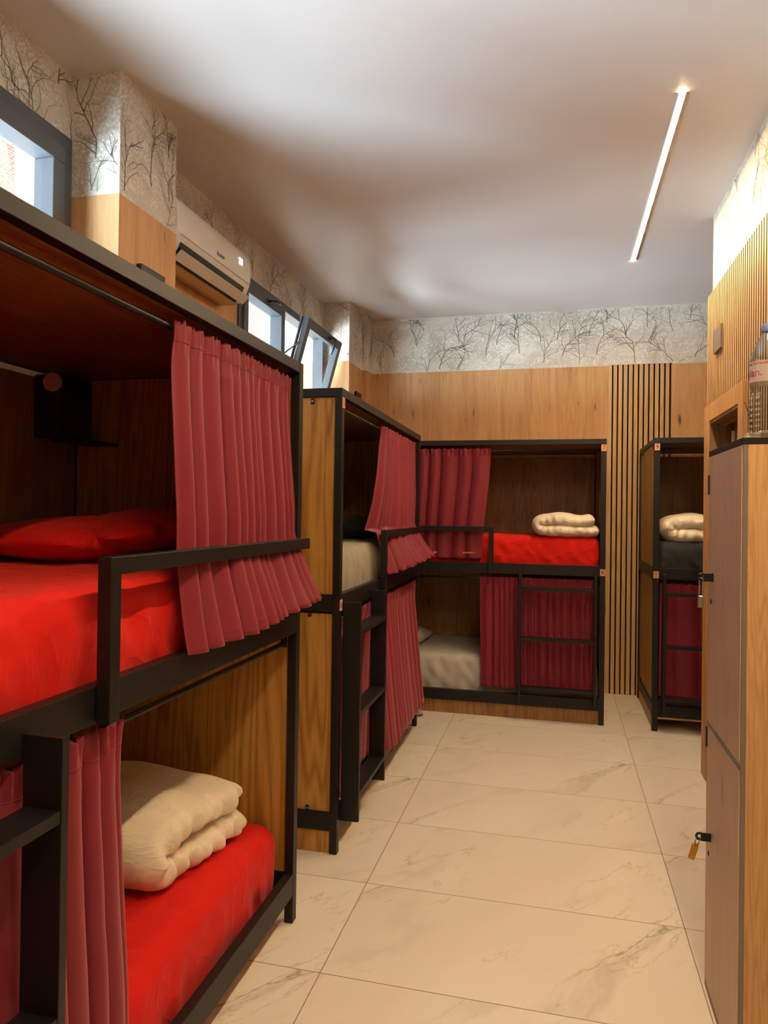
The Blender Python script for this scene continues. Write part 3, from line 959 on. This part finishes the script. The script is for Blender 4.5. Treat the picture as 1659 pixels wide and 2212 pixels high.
bm = bmesh.new(); box(bm, 1.690, 1.728, -1.452, -0.793, 0.006, 2.026, bev=0.002)
leaf = new_obj('door_leaf', bm, M['jamb'], dr)
bm = bmesh.new(); box(bm, 1.674, 1.6895, -0.832, -0.806, 1.90, 1.985, bev=0.004)
cl = new_obj('door_closer', bm, M['white_pl'], leaf)
bm = bmesh.new(); tube(bm, [(1.6735, -0.819, 1.968), (1.6765, -0.819, 1.968)], 0.006, 12); new_obj('screw', bm, M['ink'], cl)

# blank plate on the slats
bm = bmesh.new(); box(bm, 1.562, 1.5755, -1.065, -0.885, 2.405, 2.535, bev=0.002)
tag(new_obj('switch_plate', bm, M['plate_grey']), 'blank grey brown plate mounted on the slats above the door', 'switch plate')

# ------------------------------------------------------------------ windows
def frame_ring(bm, y0, y1, z0, z1, x0, x1, w, wb=None, bev=0.003, mat=0):
    wb = w if wb is None else wb
    box(bm, x0, x1, y0, y1, z1-w, z1, bev=bev, mat=mat); box(bm, x0, x1, y0, y1, z0, z0+wb, bev=bev, mat=mat)
    box(bm, x0, x1, y0, y0+w, z0+wb, z1-w, bev=bev, mat=mat); box(bm, x0, x1, y1-w, y1, z0+wb, z1-w, bev=bev, mat=mat)
def handle(parent, at, up=False, long=0.10):
    x, y, z = at
    bm = bmesh.new()
    box(bm, x, x+0.008, y-0.03, y+0.03, z-0.014, z+0.014, bev=0.003)
    tube(bm, [(x+0.006, y, z), (x+0.045, y, z)], 0.009, 12)
    pts = [(x+0.043, y, z), (x+0.050, y+0.02, z+0.001), (x+0.050, y+0.06, z+0.003), (x+0.044, y+long+0.01, z+0.004)] if not up else \
          [(x+0.043, y, z), (x+0.050, y, z-0.02), (x+0.052, y, z-0.07), (x+0.044, y, z-long-0.02)]
    tube(bm, pts, [0.008, 0.010, 0.009, 0.006], 12)
    return new_obj('window_handle', bm, M['black_soft'], parent)
# window 1
w1 = empty('window_1'); w1['kind'] = 'structure'
bm = bmesh.new(); frame_ring(bm, W1[0], W1[1], W1[2], W1[3], XW-0.07, XW+0.022, 0.062)
box(bm, XW-0.07, XW+0.02, -3.68, -3.60, W1[2]+.06, W1[3]-.06, bev=0.003)
new_obj('window_frame', bm, M['grey_frame'], w1)
bm = bmesh.new(); frame_ring(bm, -3.60, W1[1]-0.058, W1[2]+0.058, W1[3]-0.058, XW-0.055, XW+0.035, 0.068)
s1 = new_obj('window_sash', bm, M['grey_frame'], w1)
bm = bmesh.new(); box(bm, XW-0.026, XW-0.020, -3.54, W1[1]-0.12, W1[2]+0.12, W1[3]-0.12); new_obj('glass_pane', bm, M['glass'], s1)
# window 2
w2r = empty('window_2'); w2r['kind'] = 'structure'
bm = bmesh.new(); frame_ring(bm, W2[0], W2[1], W2[2], W2[3], XW-0.07, XW+0.020, 0.050)
box(bm, XW-0.07, XW+0.012, -0.412, -0.352, W2[2]+.045, W2[3]-.045, bev=0.003)
new_obj('window_frame', bm, M['grey_frame'], w2r)
bm = bmesh.new(); frame_ring(bm, W2[0]+0.045, -0.405, W2[2]+0.045, W2[3]-0.045, XW-0.055, XW+0.034, 0.066)
s2 = new_obj('window_sash', bm, M['grey_frame'], w2r)
bm = bmesh.new(); box(bm, XW-0.026, XW-0.020, W2[0]+0.105, -0.465, W2[2]+0.105, W2[3]-0.105); new_obj('glass_pane', bm, M['glass'], s2)
handle(s2, (XW+0.034, -0.71, W2[3]-0.045-0.033))
# open hopper sash, hinged at the bottom
hz = W2[2]+0.050
sash = empty('tilted_sash'); sash.parent = w2r
sash.location = (XW-0.01, 0, hz)
sash.rotation_euler = (0, radians(15.0), 0)
SH = 0.705
bm = bmesh.new(); frame_ring(bm, -0.362, 0.455, 0, SH, -0.025, 0.030, 0.066, bev=0.003)
box(bm, -0.030, -0.020, -0.374, -0.362, 0.0, SH-0.01); box(bm, -0.045, -0.024, -0.362, 0.455, SH-0.02, SH-0.005)
sf = new_obj('sash_frame', bm, M['grey_frame'], sash)
bm = bmesh.new(); box(bm, -0.012, -0.004, -0.366, -0.3625, 0.05, SH-0.06)
new_obj('sash_hardware', bm, M['steel'], sf)
bm = bmesh.new(); box(bm, -0.003, 0.003, -0.300, 0.393, 0.062, SH-0.062); new_obj('glass_pane', bm, M['glass'], sash)
hh = handle(sash, (0.030, 0.14, SH-0.033), up=True)
bm = bmesh.new()
tube(bm, [(XW-0.02, -0.345, 2.62), (XW+0.055, -0.372, 2.66), (XW+0.125, -0.368, 2.71)], 0.006, 8)
new_obj('stay_arm', bm, M['steel'], w2r)

# ------------------------------------------------------------------ air conditioner
ac = empty('air_conditioner', (XW, -1.795, 2.690), 0, 'white wall mounted split air conditioner showing 23', 'air conditioner')
AL = 0.42
def ext(bm, poly, y0, y1, mat=0, smooth=True):
    prism(bm, poly, y0, y1, mat)
body = [(0.001, 0.0), (0.11, 0.0), (0.135, 0.012), (0.155, 0.040), (0.160, 0.075), (0.1905, 0.105), (0.2, 0.16), (0.195, 0.22), (0.180, 0.27), (0.150, 0.300), (0.10, 0.312), (0.001, 0.312)]
def rounded_ext(poly, L, mat, name, parent, inset=0.03):
    bm = bmesh.new(); rings = []
    cx = 0.09; cz = 0.16
    for y, sc in [(-L, 0.90), (-L+0.006, 0.965), (-L+0.018, 0.992), (-L+0.04, 1.0), (L-0.04, 1.0), (L-0.018, 0.992), (L-0.006, 0.965), (L, 0.90)]:
        rings.append([bm.verts.new((max(0.001, cx+(x-cx)*sc), y, cz+(z-cz)*sc)) for x, z in poly])
    n = len(poly)
    for i in range(len(rings)-1):
        for k in range(n):
            f = bm.faces.new((rings[i][k], rings[i][(k+1) % n], rings[i+1][(k+1) % n], rings[i+1][k])); f.smooth = True
    bm.faces.new(rings[0]); bm.faces.new(rings[-1])
    o = new_obj(name, bm, mat, parent)
    return o
def smooth_poly(poly, it=2):
    for _ in range(it):
        q = []
        n = len(poly)
        for i in range(n):
            a, b = poly[i], poly[(i+1) % n]
            q.append((a[0]*.75+b[0]*.25, a[1]*.75+b[1]*.25)); q.append((a[0]*.25+b[0]*.75, a[1]*.25+b[1]*.75))
        poly = q
    return poly
ACW = plain('ac_white', '#e3ddd2', 0.3)
body_s = [(0.001, 0.0)] + smooth_poly([(0.03, 0.0), (0.10, 0.0), (0.135, 0.006), (0.160, 0.035), (0.180, 0.070), (0.196, 0.11), (0.202, 0.16), (0.198, 0.22), (0.184, 0.272), (0.150, 0.304), (0.10, 0.312), (0.03, 0.312)], 2) + [(0.001, 0.312)]
rounded_ext(body_s, AL, ACW, 'casing', ac)
bm = bmesh.new()   # dark outlet slot
poly = [(0.122, 0.000), (0.131, 0.000), (0.1855, 0.0755), (0.1820, 0.083)]
prism(bm, [(0.128, 0.0005), (0.140, 0.004), (0.1785, 0.058), (0.1865, 0.082), (0.176, 0.086)], -AL+0.05, AL-0.07)
slot = new_obj('air_outlet', bm, M['black_soft'], ac)
bm = bmesh.new()
for i in range(14):
    y = -AL+0.07+i*0.052
    box(bm, 0.150, 0.181, y, y+0.003, 0.035, 0.060)
new_obj('vane', bm, M['grey_frame'], slot)
bm = bmesh.new()
prism(bm, [(0.150, 0.004), (0.156, 0.000), (0.197, 0.040), (0.192, 0.045)], -AL+0.045, AL-0.02)
new_obj('louvre_flap', bm, ACW, ac)
bm = bmesh.new(); box(bm, 0.1985, 0.2005, -AL+0.03, AL-0.01, 0.1105, 0.1120); new_obj('panel_seam', bm, M['plate_grey'], ac)
text_obj('brand_lettering', 'kosner', 0.032, M['ink'], ac, (0.2035, 0.02, 0.150), (pi/2, 0, pi/2))
text_obj('temperature_display', '23', 0.052, M['digits'], ac, (0.2025, 0.270, 0.200), (pi/2, 0, pi/2))

# black junction boxes on the pillars
for y0, y1, z0, z1, lb in ((-2.60, -2.41, 2.44, 2.522, 'small black box on the wooden side of the pillar above the nearest bunk'),
                           (0.74, 0.88, 2.36, 2.535, 'small black box on the wooden pillar beyond the tilted window')):
    bm = bmesh.new(); box(bm, -0.9705, -0.945, y0, y1, z0, z1, bev=0.003)
    tag(new_obj('junction_box', bm, M['black_soft']), lb, 'junction box', 'junction boxes on the pillars')

# ------------------------------------------------------------------ ceiling light strips
def strip(y0, y1, label):
    r = empty('linear_ceiling_light', (1.215, (y0+y1)/2, ZC), 0, label, 'ceiling light')
    h = (y1-y0)/2
    bm = bmesh.new(); box(bm, -0.0125, 0.0125, -h, h, -0.005, -0.001); new_obj('diffuser', bm, M['led'], r)
    bm = bmesh.new(); box(bm, -0.0145, -0.0128, -h, h, -0.0065, -0.0001); box(bm, 0.0128, 0.0145, -h, h, -0.0065, -0.0001); new_obj('added_shade_lips', bm, M['white_pl'], r)  # side lips added to keep grazing strip light off the upper wall
strip(-2.055, 0.012, 'long thin glowing white light strip on the ceiling at the right')
strip(-5.70, -3.60, 'second light strip overhead, further towards the entrance end of the room')

# ------------------------------------------------------------------ lockers
lk = empty('locker', (1.209, -3.163, 0), 0, 'wooden two door locker with a black top edge, at the right edge of the room', 'locker')
LW, LD, LH = 0.448, 0.39, 1.716
bm = bmesh.new()
box(bm, 0.014, LD, 0.0, 0.016, 0.0, LH-0.018); box(bm, 0.014, LD, LW-0.016, LW, 0.0, LH-0.018)
box(bm, LD-0.01, LD, 0.016, LW-0.016, 0.0, LH-0.018); box(bm, 0.02, LD-0.01, 0.016, LW-0.016, 0.02, 0.036)
new_obj('carcass', bm, M['locker_side'], lk)
bm = bmesh.new(); box(bm, 0.0, LD, -0.001, LW+0.001, LH-0.018, LH, bev=0.001)
new_obj('top_edge', bm, M['black'], lk)
bm = bmesh.new(); box(bm, 0.002, 0.0135, 0.0, 0.006, 0.0, LH-0.018); box(bm, 0.002, 0.0135, LW-0.005, LW, 0, LH-0.018)
box(bm, 0.002, 0.0135, 0.006, LW-0.005, 0.833, 0.849); box(bm, 0.002, 0.0135, 0.006, LW-0.005, 0.0, 0.018)
new_obj('edge_frame', bm, plain('grey_brown_edging', '#7d7263', 0.4), lk)
for (z0, z1, hz_, kz) in ((0.020, 0.832, 0.800, 0.44), (0.850, LH-0.019, 1.61, 1.235)):
    bm = bmesh.new(); box(bm, 0.0, 0.0133, 0.007, LW-0.006, z0, z1, bev=0.0008)
    d = new_obj('door', bm, M['locker_door'], lk)
    bm = bmesh.new(); box(bm, -0.004, -0.0003, LW-0.022, LW-0.006, hz_-0.035, hz_+0.028, bev=0.001)
    new_obj('hinge', bm, M['seal'], d)
    bm = bmesh.new(); tube(bm, [(-0.0015, LW-0.055, kz), (-0.0002, LW-0.055, kz)], 0.008, 14)
    new_obj('keyhole', bm, M['seal'], d)
    bm = bmesh.new()
    hzz = 1.315 if z0 > 0.5 else 0.505
    box(bm, -0.030, -0.0003, 0.355, 0.361, hzz-0.014, hzz+0.012, bev=0.001)
    tube(bm, [(-0.032, 0.358, hzz-0.010), (-0.040, 0.358, hzz-0.008), (-0.043, 0.358, hzz), (-0.040, 0.358, hzz+0.008), (-0.030, 0.358, hzz+0.010)], 0.004, 8)
    new_obj('hasp', bm, M['black_soft'], d)
def padlock(z, mat, label, lean=0.0, bh=0.045, sh=0.05, w=0.020):
    r = empty('padlock', (1.209-0.036, -2.805, z), 0, label, 'padlock', 'padlocks on the lockers')
    r.rotation_euler = (lean*0.3, lean, 0)
    bm = bmesh.new(); box(bm, -w/2-0.002, w/2-0.002, -0.008, 0.008, -sh-bh, -sh, bev=0.003); new_obj('lock_body', bm, mat, r)
    bm = bmesh.new(); tube(bm, [(-w*0.3, 0, -sh)] + [(-w*0.3*cos(a), 0, -0.006+0.006*sin(a)) for a in [i*pi/8 for i in range(9)]] + [(w*0.3, 0, -sh)], 0.0025, 8)
    new_obj('shackle', bm, M['steel'], r)
padlock(1.312, M['steel'], 'steel padlock hanging from the upper locker door', bh=0.038, sh=0.055, w=0.016)
padlock(0.502, M['brass'], 'brass padlock hanging from the lower locker door', lean=0.25, bh=0.050, sh=0.025, w=0.018)

# bottle and bits on the locker
bt = empty('water_bottle', (1.288, -3.08, 1.7165), 0, 'large clear plastic water bottle with a blue cap standing on the locker', 'bottle')
prof = [(0.0, 0.004), (0.030, 0.0), (0.041, 0.004), (0.044, 0.015)]
z = 0.02
for i in range(6):
    prof += [(0.0445, z), (0.0425, z+0.006), (0.0445, z+0.012)]; z += 0.015
prof += [(0.041, 0.120), (0.040, 0.130), (0.0435, 0.145), (0.0445, 0.155), (0.0445, 0.215), (0.043, 0.225), (0.038, 0.245), (0.028, 0.268), (0.018, 0.285), (0.0145, 0.293), (0.0145, 0.300), (0.0, 0.300)]
bm = bmesh.new(); lathe(bm, prof, seg=40)
o = new_obj('bottle_body', bm, M['pet'], bt, weld=True)
md = o.modifiers.new('wall', 'SOLIDIFY'); md.thickness = 0.0006; md.offset = -1
bm = bmesh.new(); lathe(bm, [(0.0, 0.318), (0.013, 0.318), (0.0155, 0.315), (0.0158, 0.298), (0.0155, 0.2965)], seg=32); new_obj('cap', bm, M['cap'], bt, weld=True)
bm = bmesh.new(); lathe(bm, [(0.0449, 0.156), (0.0449, 0.213)], seg=48); new_obj('label', bm, M['label'], bt)
def wrap_text(s, size, z, a0, r, mat, parent, name):
    cu = bpy.data.curves.new(name, 'FONT'); cu.body = s; cu.size = size; cu.align_x = 'CENTER'; cu.extrude = 0.0002
    tmp = bpy.data.objects.new(name, cu); COL.objects.link(tmp)
    dg = bpy.context.evaluated_depsgraph_get()
    me = bpy.data.meshes.new_from_object(tmp.evaluated_get(dg)); bpy.data.objects.remove(tmp)
    for v in me.vertices:
        a = a0 + v.co.x/r; rr = r+v.co.z
        v.co = Vector((rr*cos(a), rr*sin(a), z+v.co.y))
    me.materials.clear(); me.materials.append(mat)
    o = bpy.data.objects.new(name, me); COL.objects.link(o); o.parent = parent
    return o
wrap_text('evian.', 0.030, 0.172, radians(-163), 0.0452, M['label_red'], bt, 'label_lettering')
wrap_text('eau  minerale', 0.011, 0.203, radians(-140), 0.0452, M['label_red'], bt, 'label_lettering')
bm = bmesh.new(); box(bm, -0.025, 0.012, -0.02, 0.02, 0.0, 0.013, bev=0.002); box(bm, -0.022, 0.012, -0.018, 0.018, 0.0135, 0.021, bev=0.002)
o = new_obj('small_box', bm, plain('cream_card', '#d9d0b0', 0.6)); o.location = (1.262, -3.06, 1.7165)
tag(o, 'small flat cream box beside the bottle on the locker', 'box')
bm = bmesh.new(); box(bm, -0.012, 0.02, -0.014, 0.014, 0.0, 0.036, bev=0.008)
o = new_obj('soap_bar', bm, plain('peach_soap', '#d9a27c', 0.5)); o.location = (1.300, -2.985, 1.7165)
tag(o, 'rounded peach coloured bar behind the bottle on the locker', 'soap')
bm = bmesh.new(); tube(bm, [(1.293, -2.92, 1.717), (1.290, -2.92, 1.77), (1.268, -2.92, 1.845)], 0.0012, 8)
tag(new_obj('thin_stick', bm, M['seal']), 'thin dark bent stick rising behind the bottle', 'stick')

# shoe peeking out behind bunk B
sh = empty('slipper', (-0.262, 0.075, 0), 0, 'grey slipper peeking out at the far foot of bunk 6', 'slipper')
bm = bmesh.new()
lathe(bm, [(0.0, 0.062), (0.020, 0.060), (0.034, 0.048), (0.042, 0.030), (0.044, 0.014)], seg=24)
for v in bm.verts: v.co.x = v.co.x*1.9-0.045
new_obj('upper', bm, M['shoe'], sh, smooth=True)
bm = bmesh.new(); lathe(bm, [(0.0, 0.014), (0.045, 0.014), (0.046, 0.002), (0.0, 0.001)], seg=24)
for v in bm.verts: v.co.x = v.co.x*1.9-0.045
new_obj('sole', bm, plain('dark_sole', '#4f4a42', 0.7), sh)

# ------------------------------------------------------------------ outside
bm = bmesh.new(); box(bm, -40, -1.46, -40, 30, -0.6, -0.5); tag(new_obj('floor_street', bm, plain('pale_pavement', '#cfccc6', 0.9)), kind='structure')
fb = empty('building', (-11.0, 0, -0.5), 0, 'pale brick building with balconies seen through the windows', 'building')
bm = bmesh.new(); box(bm, -1.0, 0.0, -12, 22, 0, 12.5); new_obj('facade', bm, M['brick'], fb)
for k, (y, z) in enumerate([(y, z) for y in (-6, -2.2, 1.6, 5.4, 9.2, 13) for z in (1.2, 4.3, 7.4, 10.2)]):
    bm = bmesh.new(); box(bm, 0.0, 0.06, y-0.85, y+0.85, z-0.1, z+2.0, bev=0.01); box(bm, 0.05, 0.7, y-1.1, y+1.1, z-0.28, z-0.1)
    f = new_obj('window_surround', bm, M['outer_white'], fb)
    bm = bmesh.new(); box(bm, 0.061, 0.08, y-0.65, y-0.03, z+0.05, z+1.85); box(bm, 0.061, 0.08, y+0.03, y+0.65, z+0.05, z+1.85)
    new_obj('pane', bm, M['glass'] if False else plain('dark_glass_%d' % k, '#55636c', 0.15), f)

# ------------------------------------------------------------------ light
def area(name, loc, target, sx, sy, power, col, spread=180):
    L = bpy.data.lights.new(name, 'AREA'); L.shape = 'RECTANGLE'; L.size = sx; L.size_y = sy
    L.energy = power; L.color = col; L.spread = radians(spread)
    o = bpy.data.objects.new(name, L); COL.objects.link(o); o.location = loc
    d = Vector(target)-Vector(loc)
    o.rotation_euler = d.to_track_quat('-Z', 'Y').to_euler()
    return o
area('street_bounce_light', (-4.2, -7.0, 0.3), (-0.5, -0.8, 3.2), 4.2, 2.2, 1350, (0.66, 0.84, 1.0))
area('facade_bounce_light', (-6.5, -2.2, 1.2), (0.0, -1.6, 3.0), 6.0, 1.8, 1500, (0.70, 0.86, 1.0))
sun = bpy.data.lights.new('sun', 'SUN'); sun.energy = 4.0; sun.angle = radians(1); sun.color = (1, 0.95, 0.88)
so = bpy.data.objects.new('sun', sun); COL.objects.link(so); so.rotation_euler = Vector((-0.6, 0.25, -0.8)).to_track_quat('-Z', 'Y').to_euler()
wd = bpy.data.worlds.new('world'); S.world = wd; wd.use_nodes = True
bg = wd.node_tree.nodes['Background']; bg.inputs[0].default_value = (0.75, 0.88, 1.0, 1); bg.inputs[1].default_value = 1.7

# ------------------------------------------------------------------ camera
cd = bpy.data.cameras.new('camera'); cam = bpy.data.objects.new('camera', cd); COL.objects.link(cam)
f, yaw, pitch, roll = 1580.02, 0.2495, 0.0079, 0.0133
cx_, cy_ = 803.80, 1092.50
fw = Vector((-sin(yaw)*cos(pitch), cos(yaw)*cos(pitch), sin(pitch)))
r = Vector((cos(yaw), sin(yaw), 0)); u = r.cross(fw)
r2 = r*cos(roll)+u*sin(roll); u2 = r*(-sin(roll))+u*cos(roll)
m = Matrix((r2, u2, -fw)).transposed().to_4x4(); m.translation = Vector((0.737, -5.2857, 1.5064))
cam.matrix_world = m
cd.sensor_fit = 'VERTICAL'; cd.sensor_height = 36.0; cd.sensor_width = 27.0
cd.lens = f*36.0/2212
cd.shift_x = (829.5-cx_)/2212; cd.shift_y = (cy_-1106)/2212
cd.clip_start = 0.02; cd.clip_end = 200
S.camera = cam
